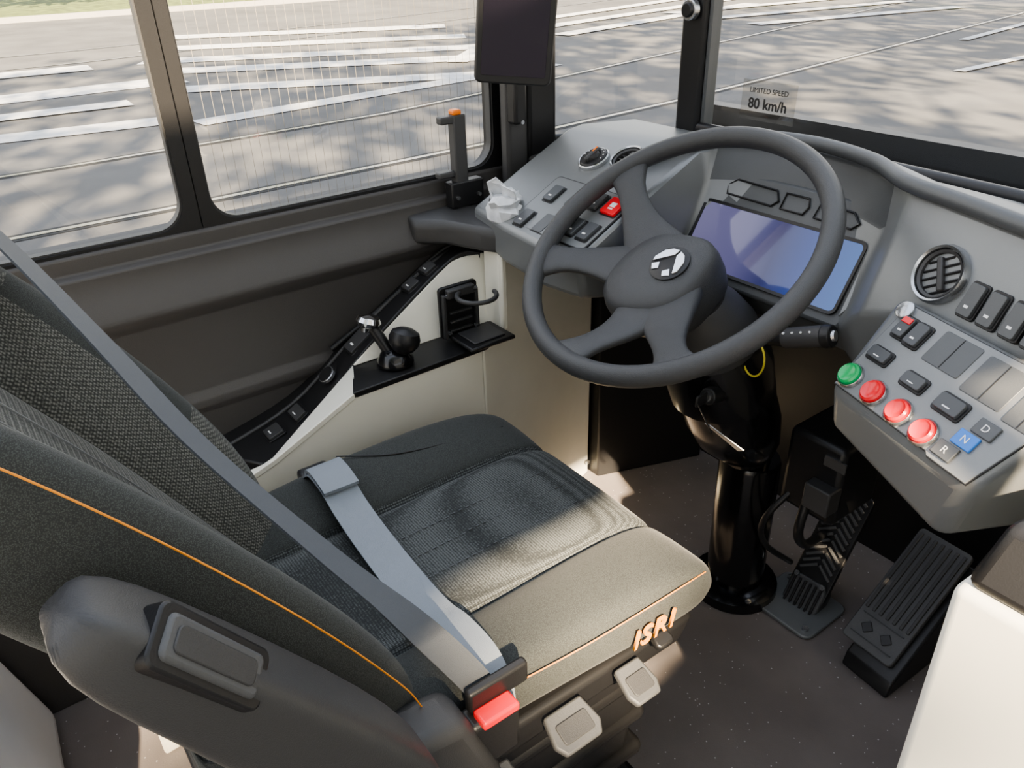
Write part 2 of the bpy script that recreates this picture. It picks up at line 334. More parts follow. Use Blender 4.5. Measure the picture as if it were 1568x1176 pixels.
prism('switch_panel_left',rrect(.205,.135,.010,-.022,-.058),-.002,.0012,M_black,dash,Fl,bev=.0006)
prism('switch_panel_left_face',rrect(.200,.130,.009,-.022,-.058),-.002,.002,M_dash,dash,Fl,bev=.0006)
def rocker(name,cx,cy,w,h,F,parent,m=M_sw,z=.002):
    prism(name+'_bezel',rrect(w+.006,h+.006,.004,cx,cy,3),-.004,z+.001,M_black,parent,F,bev=.0008)
    prism(name,rrect(w,h,.003,cx,cy,3),0,z+.006,m,parent,F,bev=.0018)
    box(name+'_mark',(cx,cy-h*.22,z+.0062),(w*.3,h*.08,.0006),M_white,parent,F,bev=0)
for i,(x,y,m) in enumerate(((-1.088,.878,M_sw),(-1.094,.815,M_sw),(-.985,.890,M_sw),(-.943,.890,M_red),(-.976,.832,M_sw),(-.942,.832,M_sw))):
    rocker('switch_left_%d'%i,x+1.0,(y-.91)/.89,.024 if m is not M_red else .034,.038,Fl,dash,m)
for i,(x,y) in enumerate(((-1.045,.82),(-1.035,.885))): prism('blank_left_%d'%i,rrect(.026,.044,.003,x+1.0,(y-.91)/.89,3),0,.003,M_dash2,dash,Fl,bev=.0006)
box('hazard_mark',(.057,-.022,.0085),(.012,.010,.0006),M_white,dash,Fl,bev=0)
def knobset(F,r,parent,nm):
    lathe(nm+'_bezel',F,[(r*1.2,-.004),(r*1.2,.004),(r*1.12,.006),(r*1.06,.005),(r*1.05,-.004)],M_silver,parent)
    lathe(nm+'_dial',F,[(r*1.05,-.004),(r*1.04,.006),(r*.95,.008),(r*.55,.008),(r*.5,.012),(r*.42,.014),(.001,.014)],M_black,parent)
    box(nm+'_grip',(0,0,.011),(r*.35,r*1.5,.010),M_dark,parent,F,bev=.003)
    box(nm+'_pointer',(0,r*.4,.0165),(r*.14,r*.5,.001),M_amber,parent,F,bev=0)
    for k in range(8):
        a=math.pi*(.0+k/7); box(nm+'_tick',(r*.85*math.cos(a),r*.85*math.sin(a),.0083),(.002,.002,.0005),M_white,parent,F,bev=0)
def vent(F,r,parent,nm):
    lathe(nm+'_ring',F,[(r*1.12,-.006),(r*1.12,.006),(r*1.04,.012),(r*.96,.010),(r*.92,.0),(r*.92,-.02)],M_silver,parent)
    lathe(nm+'_inner',F,[(r*.93,-.015),(r*.90,.008),(r*.8,.006),(r*.76,-.010),(r*.5,-.014),(.001,-.014)],M_dark,parent)
    for i in (-2,-1,0,1,2):
        yy=i*r*.3; hw=math.sqrt(max(.01,.62-(i*.3)**2))*r
        box(nm+'_slat_%d'%(i+2),(0,yy,-.004),(hw*2,.003,.016),M_black,parent,F@Matrix.Translation((0,yy,0))@Matrix.Rotation(.5,4,'X')@Matrix.Translation((0,-yy,0)),bev=.0008)
    box(nm+'_tab',(0,0,.004),(.008,r*1.3,.008),M_dark,parent,F,bev=.002)
knobset(Fl@Matrix.Translation((-.09,.070,0)),.025,dash,'climate_knob')
vent(Fl@Matrix.Translation((-.016,.086,0)),.029,dash,'vent_left')
Fv=frame((-.427,.962,.872),(.93,-.32,0),(.1,.3,.7))
vent(Fv@Matrix.Rotation(.6,4,'Z'),.034,dash,'vent_right')
for i,(u,v) in enumerate(((.058,-.012),(.088,-.012),(.12,-.012),(.15,-.012))):
    rocker('switch_upper_%d'%i,u,v,.020,.040,Fv,dash,M_dash2)
# right wing console
wing=grp('switch_console')
A1=V((-.475,.835,.74)); B1=V((-.25,.760,.74)); TL=V((-.466,.945,.845)); TR=V((-.20,.852,.845))
hexa('housing',[V((-.480,.862,.665)),V((-.282,.782,.64)),V((-.17,.95,.66)),V((-.44,1.0,.69)),A1,B1,TR,TL],M_dash,wing,bev=.018,seg=5)
Fw=frame(A1,(.946,-.324,0),(.23,.675,.70)); 
prism('switch_panel_seam',[(.005,.005),(.166,.003),(.171,-.001),(.226,-.001),(.241,.08),(.246,.139),(.002,.139)],-.001,.0012,M_black,wing,Fw,bev=.0004)
prism('switch_panel',[(.006,.006),(.165,.004),(.17,.0),(.225,.0),(.24,.08),(.245,.138),(.003,.138)],.0,.0025,M_dash,wing,Fw,bev=.001)
for i,(u,v,m) in enumerate(((.0182,.0246,M_green),(.062,.023,M_red),(.1065,.021,M_red),(.1487,.0183,M_red))):
    T=Fw@Matrix.Translation((u,v,.002))
    lathe('button_ring_%d'%i,T,[(.0175,0),(.0175,.004),(.016,.006),(.0145,.005),(.0145,0)],M_silver,wing)
    lathe('button_%d'%i,T,[(.0142,0),(.0142,.009),(.012,.0115),(.009,.0095),(.001,.0092)],m,wing)
for i,(u,v,w,h) in enumerate(((.0286,.0648,.030,.016),(.0919,.0596,.030,.016),(.1487,.0588,.034,.020),(.0253,.1089,.017,.028),(.048,.108,.019,.030))):
    rocker('rocker_%d'%i,u,v,w,h,Fw@Matrix.Translation((0,0,.0018)),wing)
for i,(u,v,w,h) in enumerate(((.10,.1094,.055,.044),(.165,.105,.055,.05),(.22,.10,.04,.05))):
    prism('blank_%d'%i,rrect(w,h,.003,u,v,3),.002,.0035,M_dash2,wing,Fw,bev=.0006)
    box('blank_line_%d'%i,(u,v,.0036),(.001,h*.95,.001),M_black,wing,Fw,bev=0)
lathe('round_button',Fw@Matrix.Translation((.006,.128,.002)),[(.012,0),(.012,.005),(.009,.007),(.001,.007)],M_silver,wing)
box('red_cap',(.0253,.117,.0105),(.014,.008,.002),M_red,wing,Fw,bev=.0008)
for s,u,v,m in (('R',.183,.016,M_dash2),('N',.191,.037,M_blue),('D',.199,.058,M_dash2)):
    T=Fw@Matrix.Translation((u,v,.003)); box('gear_'+s,(0,0,.001),(.026,.019,.004),m,wing,T,bev=.001)
    text('letter_'+s,s,.012,M_white,wing,T@Matrix.Translation((0,0,.0033)))

# ---------------------------------------------------------------- cabinet on the right
cab=grp('side_cabinet')
hexa('panel',[V((-.205,.66,.0)),V((.5,.66,0)),V((.5,1.2,0)),V((-.205,1.2,0)),V((-.212,.66,.70)),V((.5,.66,.70)),V((.5,.90,.70)),V((-.2,.90,.70))],M_cream,cab,bev=.012)
hexa('black_cover',[V((-.208,.664,.698)),V((.5,.664,.698)),V((.5,.88,.698)),V((-.19,.88,.698)),V((-.195,.69,.775)),V((.5,.69,.775)),V((.5,.86,.775)),V((-.155,.86,.775))],M_black,cab,bev=.014,seg=3)

# ---------------------------------------------------------------- left console, ledge
lc=grp('side_console')
strip_in=[(-1.17,.30,.455),(-1.195,.39,.485),(-1.215,.53,.59),(-1.245,.745,.705),(-1.22,.80,.715)]
strip_out=[(-1.325,.22,.44),(-1.325,.405,.487),(-1.325,.55,.575),(-1.325,.745,.69),(-1.325,.83,.712)]
SI=catmull(strip_in,5); SO=catmull(strip_out,5)
loft('black_rail',[[p+V((0,0,-.03)),p+V((0,0,.006)),q_+V((0,0,.006)),q_+V((0,0,-.03))] for p,q_ in zip(SI,SO)],M_black,lc,bev=.003)
for i,(t,w_,h_) in enumerate(((3,.035,.03),(5,.04,.024),(10,.035,.05),(13,.03,.03),(14,.03,.028))):
    c=(SI[t]*.6+SO[t]*.4); tg=(SI[t+1]-SI[t-1]).normalized()
    rocker('console_switch_%d'%i,0,0,w_,h_,frame(c+V((0,0,.007)),V((1,0,0)),tg),lc,M_dark)
lathe('round_dial',frame(SI[8]*.65+SO[8]*.35+V((.0,-.01,.008)),(1,0,0),SI[8]-SI[6]),[(.017,0),(.017,.006),(.013,.008)],M_silver,lc)
lathe('round_dial_face',frame(SI[8]*.65+SO[8]*.35+V((.0,-.01,.008)),(1,0,0),SI[8]-SI[6]),[(.0150,0),(.0150,.0085),(.001,.0085)],M_black,lc)
tube('rail_edge_rib',[p*.3+q_*.7+V((0,0,.008)) for p,q_ in zip(SI,SO)],.004,M_dark,lc,smoothpath=False,seg=8)
tube('hose',[(-1.30,.84,.72),(-1.29,.74,.70),(-1.30,.6,.62),(-1.305,.5,.57)],.006,M_black,lc)
def poly(name,pts,m,parent,th=.012,nrm=None,bev=.002):
    P=[V(p) for p in pts]; n=(P[1]-P[0]).cross(P[2]-P[0]).normalized() if nrm is None else V(nrm).normalized()
    k=len(P); vs=P+[p-n*th for p in P]
    return mobj(name,vs,[tuple(range(k)),tuple(range(k,2*k))]+[(i,(i+1)%k,k+(i+1)%k,k+i) for i in range(k)],m,parent,bev=bev)
poly('cream_side',[(-1.12,.26,0),(-1.12,.73,0),(-1.12,.73,.576),(-1.12,.46,.572),(-1.12,.30,.50),(-1.12,.22,.475),(-1.10,.0,.44),(-1.10,.0,0)],M_cream,lc,nrm=(1,0,0),bev=.006)
poly('cream_slope_top',[(-1.118,.0,.442),(-1.118,.22,.477),(-1.118,.30,.502),(-1.118,.46,.574),(-1.21,.50,.576),(-1.2,.39,.492),(-1.175,.30,.462),(-1.175,.0,.44)],M_cream,lc,nrm=(0,-.2,1))
poly('black_shelf',[(-1.118,.455,.574),(-1.118,.735,.578),(-1.147,.80,.579),(-1.21,.80,.580),(-1.215,.50,.574)],M_black,lc,nrm=(0,0,1))
poly('cream_wedge',[(-1.205,.50,.575),(-1.20,.80,.578),(-1.195,.81,.72),(-1.225,.80,.716),(-1.247,.745,.706),(-1.217,.53,.592)],M_cream,lc,nrm=(1,-.1,.1),bev=.003)
poly('cream_end',[(-1.205,.795,.578),(-1.147,.797,.578),(-1.147,.797,.735),(-1.205,.795,.735)],M_cream,lc,nrm=(0,-1,0),bev=.003)
poly('cream_front',[(-1.12,.73,0),(-1.285,1.15,0),(-1.285,1.15,.735),(-1.147,.798,.735),(-1.147,.798,.578),(-1.12,.73,.578)],M_cream,lc,nrm=(.93,.365,0),bev=.003)
cyl('panel_screw',(-1.268,1.13,.05),(-1.262,1.132,.05),.006,.006,M_silver,lc,seg=12,bev=0)
hexa('kick_panel',[V((-1.32,1.155,0)),V((-1.25,1.155,0)),V((-1.15,1.44,0)),V((-1.32,1.44,0)),V((-1.32,1.155,.75)),V((-1.27,1.155,.75)),V((-1.15,1.44,.75)),V((-1.32,1.44,.75))],M_black,lc,bev=.004)
loft('corner_ledge',[[V((-1.33,y,.735)),V((x1,y,.738)),V((x1+.004,y,.772)),V((x1-.01,y,.784)),V((-1.33,y,.79))] for y,x1 in ((.70,-1.30),(.745,-1.255),(.775,-1.18),(.80,-1.135),(.86,-1.12),(1.10,-1.12))],M_dark,lc,bev=.006,seg=3)
# cup holder
ch=grp('cup_holder'); Fc=frame((-1.183,.715,.637),(0,1,0),(0,0,1))
prism('back_plate',rrect(.085,.105,.008),0,.008,M_black,ch,Fc)
for s in (-1,1): box('side_rail',(s*.036,-.005,.012),(.007,.09,.010),M_dark,ch,Fc,bev=.002)
box('top_block',(0,.040,.014),(.06,.018,.014),M_dark,ch,Fc,bev=.003)
tube('ring',[(-1.132+.037*math.cos(a),.728+.037*math.sin(a),.677) for a in [math.radians(x) for x in range(-215,95,15)]],.0045,M_dark,ch,seg=8,k=3)
box('tray',(-1.133,.735,.590),(.085,.10,.008),M_black,ch)
box('tray_lip',(-1.133,.735,.596),(.06,.07,.003),M_dark,ch)
for z in (.60,.618,.636): box('rib',(-1.172,.715,z),(.008,.05,.004),M_dark,ch,bev=.001)
for y,z in ((.685,.60),(.745,.60),(.685,.675),(.745,.675)): cyl('rivet',(-1.168,y,z),(-1.164,y,z),.004,.004,M_silver,ch,seg=10,bev=0)
pb=grp('parking_brake_lever')
lathe('base',frame((-1.165,.565,.579),(1,0,0),(0,1,0)),[(.034,0),(.034,.006),(.030,.012),(.026,.020),(.018,.026),(.001,.027)],M_gloss,pb)
lathe('black_grip',frame((-1.152,.575,.606),(1,0,0),(0,.95,-.3)),[(.010,-.006),(.020,.0),(.027,.010),(.029,.022),(.025,.034),(.014,.040),(.001,.041)],M_black,pb)
tube('stem',[(-1.175,.558,.60),(-1.192,.547,.632),(-1.203,.538,.655)],.011,M_black,pb)
lathe('knob',frame((-1.203,.536,.648),(1,0,0),(0,.9,-.3)),[(.010,-.012),(.012,-.004),(.020,.0),(.024,.008),(.020,.016),(.008,.020),(.001,.0205)],M_chrome,pb)
# tissue packet
tp=grp('tissue_packet'); R=[]
for k,(z,r) in enumerate(((.79,.030),(.80,.037),(.818,.038),(.826,.030),(.836,.036),(.848,.026))):
    R.append([V((-1.155+math.cos(a)*r*(1+.22*random.uniform(-1,1)),.815+math.sin(a)*r*.8*(1+.22*random.uniform(-1,1)),z+random.uniform(-.006,.006)*(k>1))) for a in [2*math.pi*i/14 for i in range(14)]])
loft('wrap',R,M_tissue,tp,smooth=True,ang=20)
poly('tissue_flap',[(-1.18,.80,.84),(-1.155,.825,.84),(-1.145,.81,.862),(-1.16,.80,.876),(-1.175,.79,.866)],M_tissue,tp,th=.002,bev=0)
poly('tissue_flap_b',[(-1.155,.81,.84),(-1.125,.82,.84),(-1.12,.81,.858),(-1.145,.80,.866)],M_tissue,tp,th=.002,bev=0)
hb=grp('window_stop_bracket')
box('post',(-1.305,.815,.865),(.022,.028,.20),M_dark,hb,bev=.003)
box('top_arm',(-1.305,.80,.957),(.02,.05,.014),M_dark,hb,bev=.003)
box('orange_tip',(-1.305,.812,.969),(.02,.018,.010),M_amber,hb,bev=.003)
box('lower_arm',(-1.31,.795,.855),(.02,.055,.012),M_dark,hb,bev=.003)
box('foot',(-1.305,.825,.815),(.026,.075,.05),M_black,hb,bev=.003)
for y in (.80,.85): cyl('screw',(-1.292,y,.81),(-1.288,y,.81),.004,.004,M_silver,hb,seg=10,bev=0)
mo=grp('mirror_monitor')
Fm=frame((-1.160,.862,1.205),(.57,.82,-.09),(.03,-.02,1))
prism('housing',rrect(.135,.36,.012),-.045,-.002,M_dark,mo,Fm,bev=.006)
prism('bezel',rrect(.130,.355,.010),-.004,.002,M_black,mo,Fm)
prism('screen',rrect(.112,.33,.004),.001,.0035,M_mon,mo,Fm,bev=.0005)
box('arm',(.02,-.02,-.09),(.05,.06,.12),M_black,mo,Fm,bev=.006)

# ---------------------------------------------------------------- steering wheel
sw=grp('steering_wheel')
tau=math.radians(34)
Fq=frame((-.758,.828,.848),(1,0,0),(0,math.cos(tau),math.sin(tau)))
Rw=.227
rings=[]
for i in range(96):
    a=2*math.pi*i/96; c=V((math.cos(a),math.sin(a),0))
    rings.append([Fq@(c*(Rw+.0155*math.cos(t))+V((0,0,.0165*math.sin(t)))) for t in [2*math.pi*j/16 for j in range(16)]])
loft('rim',rings,M_rim,sw,loop=True,smooth=True,ang=180)
HC=V((math.cos(math.radians(240))*.018,math.sin(math.radians(240))*.018,0))
def spoke(ang,nm,bend,w0=1.):
    a=math.radians(ang); e=V((math.cos(a),math.sin(a),0))*.224; d=(e-HC); L=d.length; d.normalize(); p=V((-d.y,d.x,0)); R=[]
    for f,w,z,h in ((.12,.056,-.050,.020),(.30,.050,-.046,.017),(.46,.038,-.042,.012),(.62,.027,-.031,.010),(.78,.022,-.017,.0095),(.90,.027,-.007,.010),(1.0,.042,-.001,.010)):
        c=HC+d*(f*L)+p*bend*(math.sin(max(0,(f-.12)/.88)*math.pi))+V((0,0,z))
        R.append([Fq@(c+p*w*w0*math.copysign(abs(math.cos(t))**.7,math.cos(t))+V((0,0,h*math.copysign(abs(math.sin(t))**.7,math.sin(t))))) for t in [2*math.pi*(j+.5)/20 for j in range(20)]])
    loft(nm,R,M_rim,sw,smooth=True,ang=180,sub=1)
for i,(a,b_) in enumerate(((149,.014),(207,-.020),(264,.020),(313,-.014))): spoke(a,'spoke_%d'%i,b_)
def hubr(t,k): 
    d=t-math.radians(231); 
    return k*(.083+.014*math.cos(d)+.007*math.cos(2*d)+.003*math.cos(4*d))
R=[]
for k,z in ((.80,-.115),(.95,-.10),(1.0,-.075),(1.0,-.050),(.96,-.034),(.86,-.025),(.6,-.020),(.3,-.019),(.02,-.019)):
    R.append([Fq@(HC+V((hubr(t,k)*math.cos(t),hubr(t,k)*math.sin(t),z))) for t in [2*math.pi*j/64 for j in range(64)]])
loft('hub_pad',R,M_rim,sw,smooth=True,ang=180)
Fb=Fq@Matrix.Translation((.004,-.014,-.0195))@Matrix.Rotation(math.radians(-12),4,'Z')@Matrix.Scale(1.25,4)
lathe('badge_base',Fb,[(.025,0),(.025,.002),(.022,.0035),(.001,.0035)],M_black,sw)
for s in (-1,1):
    prism('badge_wing',[(s*.0015,.019),(s*.010,.017),(s*.018,.010),(s*.022,-.004),(s*.019,-.010),(s*.0015,.011)],.003,.0058,M_chrome,sw,Fb,bev=.0008)
    prism('badge_foot',[(s*.0175,-.0135),(s*.010,-.0065),(s*.004,-.014),(s*.010,-.0195)],.003,.005,M_chrome,sw,Fb,bev=.0006)
col=grp('steering_column')
def ringat(c,rx,ry,n=28,tilt=0.):
    return [V((c[0]+rx*math.cos(2*math.pi*i/n),c[1]+ry*math.sin(2*math.pi*i/n)*math.cos(tilt),c[2]+ry*math.sin(2*math.pi*i/n)*math.sin(tilt))) for i in range(n)]
loft('stalk_housing',[ringat((-.75,.88,.755),.05,.05,tilt=.5),ringat((-.75,.90,.73),.070,.062,tilt=.5),ringat((-.75,.925,.69),.078,.078,tilt=.45),ringat((-.75,.945,.655),.075,.08,tilt=.4)],M_dark,col,smooth=True,ang=40)
loft('upper_shroud',[ringat((-.75,.94,.665),.075,.08,tilt=.45),ringat((-.755,.96,.62),.095,.09,tilt=.35),ringat((-.755,.985,.55),.092,.09,tilt=.2)],M_gloss,col,smooth=True,ang=40)
loft('lower_shroud',[ringat((-.755,.99,.555),.086,.085,tilt=.2),ringat((-.76,1.03,.48),.086,.085,tilt=.2),ringat((-.765,1.06,.42),.078,.078,tilt=.1),ringat((-.77,1.09,.37),.056,.058)],M_gloss,col,smooth=True,ang=40)
loft('pedestal',[ringat((-.77,1.10,.40),.045,.045),ringat((-.77,1.11,.33),.045,.045)],M_gloss,col,smooth=True,ang=40)
loft('pedestal_tube',[ringat((-.77,1.12,.345),.056,.056),ringat((-.77,1.12,.335),.060,.060),ringat((-.77,1.125,.02),.060,.060)],M_gloss,col,smooth=True,ang=40)
loft('pedestal_flange',[ringat((-.77,1.125,.035),.066,.066),ringat((-.77,1.125,.022),.090,.090),ringat((-.77,1.125,.001),.092,.092)],M_gloss,col,smooth=True,ang=40)
for a in (200,260,330): 
    a=math.radians(a); cyl('bolt',(-.77+.08*math.cos(a),1.125+.08*math.sin(a),.02),(-.77+.08*math.cos(a),1.125+.08*math.sin(a),.03),.006,.006,M_silver,col,seg=6,bev=0)
st=grp('indicator_stalk')
tube('arm',[(-.69,.935,.70),(-.65,.945,.708),(-.62,.948,.715)],.013,M_black,st)
cyl('grip',(-.625,.948,.714),(-.565,.957,.737),.0155,.0165,M_dark,st); cyl('end_ring',(-.567,.957,.736),(-.553,.959,.741),.0175,.0165,M_black,st); cyl('end_button',(-.554,.959,.741),(-.55,.96,.7425),.009,.008,M_silver,st,seg=20,bev=0)
for i in range(4): box('mark',(-.62+i*.013,.937+i*.002,.727+i*.005),(.003,.004,.002),M_white,st,bev=0)
ky=grp('ignition_key')
cyl('lock_barrel',(-.70,.905,.60),(-.695,.872,.607),.016,.014,M_black,ky); cyl('lock_face',(-.695,.873,.607),(-.694,.868,.608),.008,.008,M_silver,ky,seg=20,bev=0)
box('key_blade',(-.692,.855,.609),(.005,.026,.02),M_black,ky)
tube('yellow_ring',[(-.66+.02*math.cos(a),.93,.67+.03*math.sin(a)) for a in [i*math.pi/10 for i in range(20)]],.0016,mat('yellow_cord',(.65,.55,.08),.5),ky,seg=6,loop=True,smoothpath=False)
tube('key_wire',[(-.69,.845,.605),(-.675,.85,.58),(-.665,.855,.56)],.0012,M_black,ky,seg=6)
poly('key_tag',[(-.680,.855,.572),(-.668,.853,.575),(-.622,.885,.538),(-.634,.887,.530)],M_silver,ky,th=.0015,bev=0)

# ---------------------------------------------------------------- pedals
br=grp('brake_pedal')
Fp=frame((-.645,1.262,.125),(1,.05,0),(.03,.125,.19))
prism('plate',rrect(.085,.25,.012),-.008,.004,M_black,br,Fp)
for i in range(13):
    yy=.115-i*.0145
    for s in (-1,1):
        box('tread',(s*.018,yy,.006),(.038,.006,.006),M_rubber,br,Fp@Matrix.Translation((s*.018,yy,0))@Matrix.Rotation(-s*.6,4,'Z')@Matrix.Translation((-s*.018,-yy,0)),bev=.001)
prism('foot_block',rrect(.08,.075,.02,0,-.12),-.03,.010,M_rubber,br,Fp,bev=.004)
for i in range(6): box('foot_rib',(-.03+i*.012,-.12,.013),(.005,.06,.006),M_black,br,Fp,bev=.001)
for x in (-.03,.03): cyl('bolt',Fp@V((x,-.085,.01)),Fp@V((x,-.085,.016)),.006,.006,M_silver,br,seg=10,bev=0)
prism('floor_plate',rrect(.15,.14,.02,-.645,1.18),.001,.009,M_dash,br)
for x,y in ((-.70,1.13),(-.59,1.13),(-.70,1.23)): cyl('bolt',(x,y,.008),(x,y,.014),.007,.007,M_silver,br,seg=12,bev=0)
ac=grp('accelerator_pedal')
Fa=frame((-.462,1.232,.14),(1,-.06,0),(.03,.19,.165))
prism('plate',rrect(.105,.26,.008),-.01,.004,M_rubber,ac,Fa)
for i in range(7): box('rib',(-.043+i*.0143,.03,.006),(.006,.18,.005),M_dark,ac,Fa,bev=.001)
box('emblem_band',(0,-.07,.005),(.085,.002,.003),M_black,ac,Fa,bev=0); box('emblem_band_b',(0,-.113,.005),(.085,.002,.003),M_black,ac,Fa,bev=0)
for s in (-.02,.02): box('emblem',(s,-.092,.006),(.018,.018,.003),M_black,ac,Fa@Matrix.Translation((s,-.092,0))@Matrix.Rotation(.78,4,'Z')@Matrix.Translation((-s,.092,0)),bev=.001)
hexa('base',[V((-.50,1.12,0)),V((-.40,1.11,0)),V((-.39,1.34,0)),V((-.49,1.35,0)),V((-.50,1.13,.03)),V((-.40,1.12,.03)),V((-.39,1.33,.20)),V((-.49,1.34,.20))],M_black,ac,bev=.005)
pv=grp('brake_valve_box'); box('body',(-.60,1.12,.42),(.11,.13,.16),M_black,pv,bev=.01); box('connector',(-.57,1.05,.40),(.05,.04,.05),M_dark,pv); box('label',(-.56,1.053,.47),(.04,.003,.02),M_silver,pv,bev=0)
tube('cable',[(-.60,1.06,.38),(-.60,1.05,.30),(-.62,1.12,.22),(-.66,1.25,.15)],.009,M_black,pv)
tube('cable_b',[(-.63,1.07,.38),(-.66,1.03,.30),(-.68,1.08,.2),(-.69,1.2,.08)],.006,M_black,pv)

# ---------------------------------------------------------------- driver seat
seat=grp('suspension_seat'); SX=-.745
def cush(y,w,zt,br_,zb):
    L=[(-w*.90,zb),(-w,zb+.02),(-w*1.0,zt+br_*.3-.015),(-w*.97,zt+br_*.85),(-w*.87,zt+br_),(-w*.66,zt+br_*.8),(-.142,zt+br_*.35),(-.130,zt+br_*.12),(-.125,zt-.010),(-.119,zt+.002),(-.10,zt+.004),(0,zt+.005)]
    Rr=[(-x,z) for x,z in L[:-1]][::-1]
    return [V((SX+x,y,z)) for x,z in L+Rr]
C=[cush(.02,.215,.50,.0,.46),cush(.05,.235,.512,.01,.45),cush(.15,.25,.513,.025,.465),cush(.3,.260,.513,.036,.465),cush(.42,.264,.515,.036,.46),cush(.52,.266,.520,.028,.45),cush(.60,.265,.520,.018,.44),cush(.655,.260,.510,.012,.435),cush(.685,.245,.490,.006,.44),cush(.69,.23,.46,.0,.445)]
o=loft('cushion',C,[M_fab,M_fabc],seat,sub=2)
for p in o.data.polygons:
    c=p.center
    if len(p.vertices)==4 and abs(c.x-SX)<.135 and c.z>.49: p.material_index=1
tube('cushion_piping',[(SX+.257,.30,.535),(SX+.264,.42,.532),(SX+.265,.52,.530),(SX+.262,.60,.525),(SX+.252,.655,.510)],.0009,M_orange,seat,seg=6)
tube('cushion_seam_left',[(SX-.245,.36,.5525),(SX-.20,.44,.5475),(SX-.185,.54,.538),(SX-.19,.64,.523)],.0012,M_black,seat,seg=6)
for xx in (-.045,0,.045):
    for i in range(30):
        box('stitch',(SX+xx,.28+i*.012,.5212 if i<14 else .5236),(.0012,.006,.0012),M_dash2,seat,bev=0)
text('side_label','ISRI',.040,M_label,seat,frame((SX+.2715,.54,.492),(0,1,0),(.0,.0,1)),ext=.0015,shear=.22,bold=.0003,space=1.15)
ey,ez=-.53,.848; ny,nz=.848,.53
def B(x,s,n_): return V((SX+x,.19+ey*s+ny*n_,.54+ez*s+nz*n_))
def bsec(s,w,bl,th,nc=0.):
    L=[(0,-th),(-w*.6,-th*.95),(-w*.93,-th*.6),(-w,-.02),(-w*1.0,bl*.55),(-w*.95,bl*.95),(-w*.86,bl),(-w*.74,bl*.80),(-.158,bl*.25),(-.142,nc+.004),(-.137,-.012+nc),(-.130,nc),(-.1,nc+.002),(0,nc+.004)]
    Rr=[(-x,z) for x,z in L[1:-1]][::-1]
    return [B(x,s,z) for x,z in L+Rr]
BK=[bsec(-.05,.20,.01,.04,-.01),bsec(-.03,.235,.04,.06,-.01),bsec(.05,.262,.072,.065,-.01),bsec(.16,.274,.086,.07,-.004),bsec(.30,.277,.088,.075,-.0),bsec(.44,.272,.080,.075,-.004),bsec(.55,.26,.06,.07,-.006),bsec(.62,.235,.04,.07,.0),bsec(.66,.19,.03,.065,.01),bsec(.72,.165,.03,.06,.012),bsec(.84,.16,.03,.055,.01),bsec(.88,.145,.015,.04,0.)]
o=loft('backrest',BK,[M_fab,M_fabb],seat,sub=2)
for p in o.data.polygons:
    c=p.center; nn=(c.y-.19)*ny+(c.z-.54)*nz
    if abs(c.x-SX)<.215 and nn>-.03: p.material_index=1
for s_ in (1,-1):
    tube('back_piping',[B(s_*w_,s,n_) for w_,s,n_ in ((.262,.02,.050),(.270,.08,.062),(.274,.2,.070),(.275,.33,.070),(.270,.45,.062),(.258,.56,.045))],.0008,M_orange,seat,seg=6)
for xx in (-.05,0,.05):
    tube('back_stitch',[B(xx,s,n_+.0015) for s,n_ in ((.02,-.006),(.16,-.0),(.3,.0035),(.44,-.000),(.55,-.003))],.0010,M_dash,seat,seg=5)
ar=[]
def A(x,s,n_): return B(x+.325,s,n_)
for s,n0,n1,w in ((.04,-.035,.035,.030),(.08,-.045,.050,.036),(.16,-.03,.056,.038),(.27,-.018,.054,.038),(.37,-.010,.050,.036),(.42,-.004,.044,.033),(.442,.008,.034,.022)):
    c=(n0+n1)/2; h=(n1-n0)/2
    ar.append([A(w*math.copysign(abs(math.cos(t))**.4,math.cos(t)),s,c+h*math.copysign(abs(math.sin(t))**.4,math.sin(t))) for t in [2*math.pi*(j+.5)/24 for j in range(24)]])
loft('armrest',ar,M_dark,seat,sub=1)
ux=V((1,0,0)); us=B(0,1,0)-B(0,0,0); un=B(0,0,1)-B(0,0,0); N_=(ux*1.0+un*1.1).normalized()
Fr2=frame(A(0.024,.352,.044),us.cross(N_),us)
prism('armrest_frame',rrect(.042,.098,.008),-.014,.004,M_black,seat,Fr2,bev=.002)
prism('armrest_pad',rrect(.030,.084,.006),.0,.007,M_rubber,seat,Fr2,bev=.003)
prism('armrest_pad_grip',rrect(.018,.070,.005),.005,.0085,M_dark,seat,Fr2,bev=.001)
hexa('recliner_cover',[V((-.50,.02,.44)),V((-.435,.02,.44)),V((-.435,.29,.47)),V((-.50,.29,.47)),V((-.50,.06,.62)),V((-.44,.06,.62)),V((-.44,.25,.585)),V((-.50,.25,.585))],M_dark,seat,bev=.015,seg=3)
lathe('recliner_cap',frame((-.436,.15,.54),(0,1,0),(0,0,1)),[(.042,0),(.04,.004),(.03,.006),(.001,.006)],M_dark,seat)
hexa('seat_pan',[V((-.985,.02,.40)),V((-.495,.02,.40)),V((-.495,.62,.40)),V((-.985,.62,.40)),V((-.985,.02,.465)),V((-.488,.02,.465)),V((-.488,.64,.45)),V((-.985,.64,.45))],M_black,seat,bev=.01)
hexa('suspension_cover',[V((-.95,.06,.0)),V((-.54,.06,.0)),V((-.54,.56,.0)),V((-.95,.56,.0)),V((-.96,.04,.41)),V((-.52,.04,.41)),V((-.52,.59,.41)),V((-.96,.59,.41))],M_black,seat,bev=.015)
for i in range(4): box('bellows_fold_%d'%i,(-.745,.32,.09+i*.08),(.45,.55,.03),M_black,seat,bev=.012)
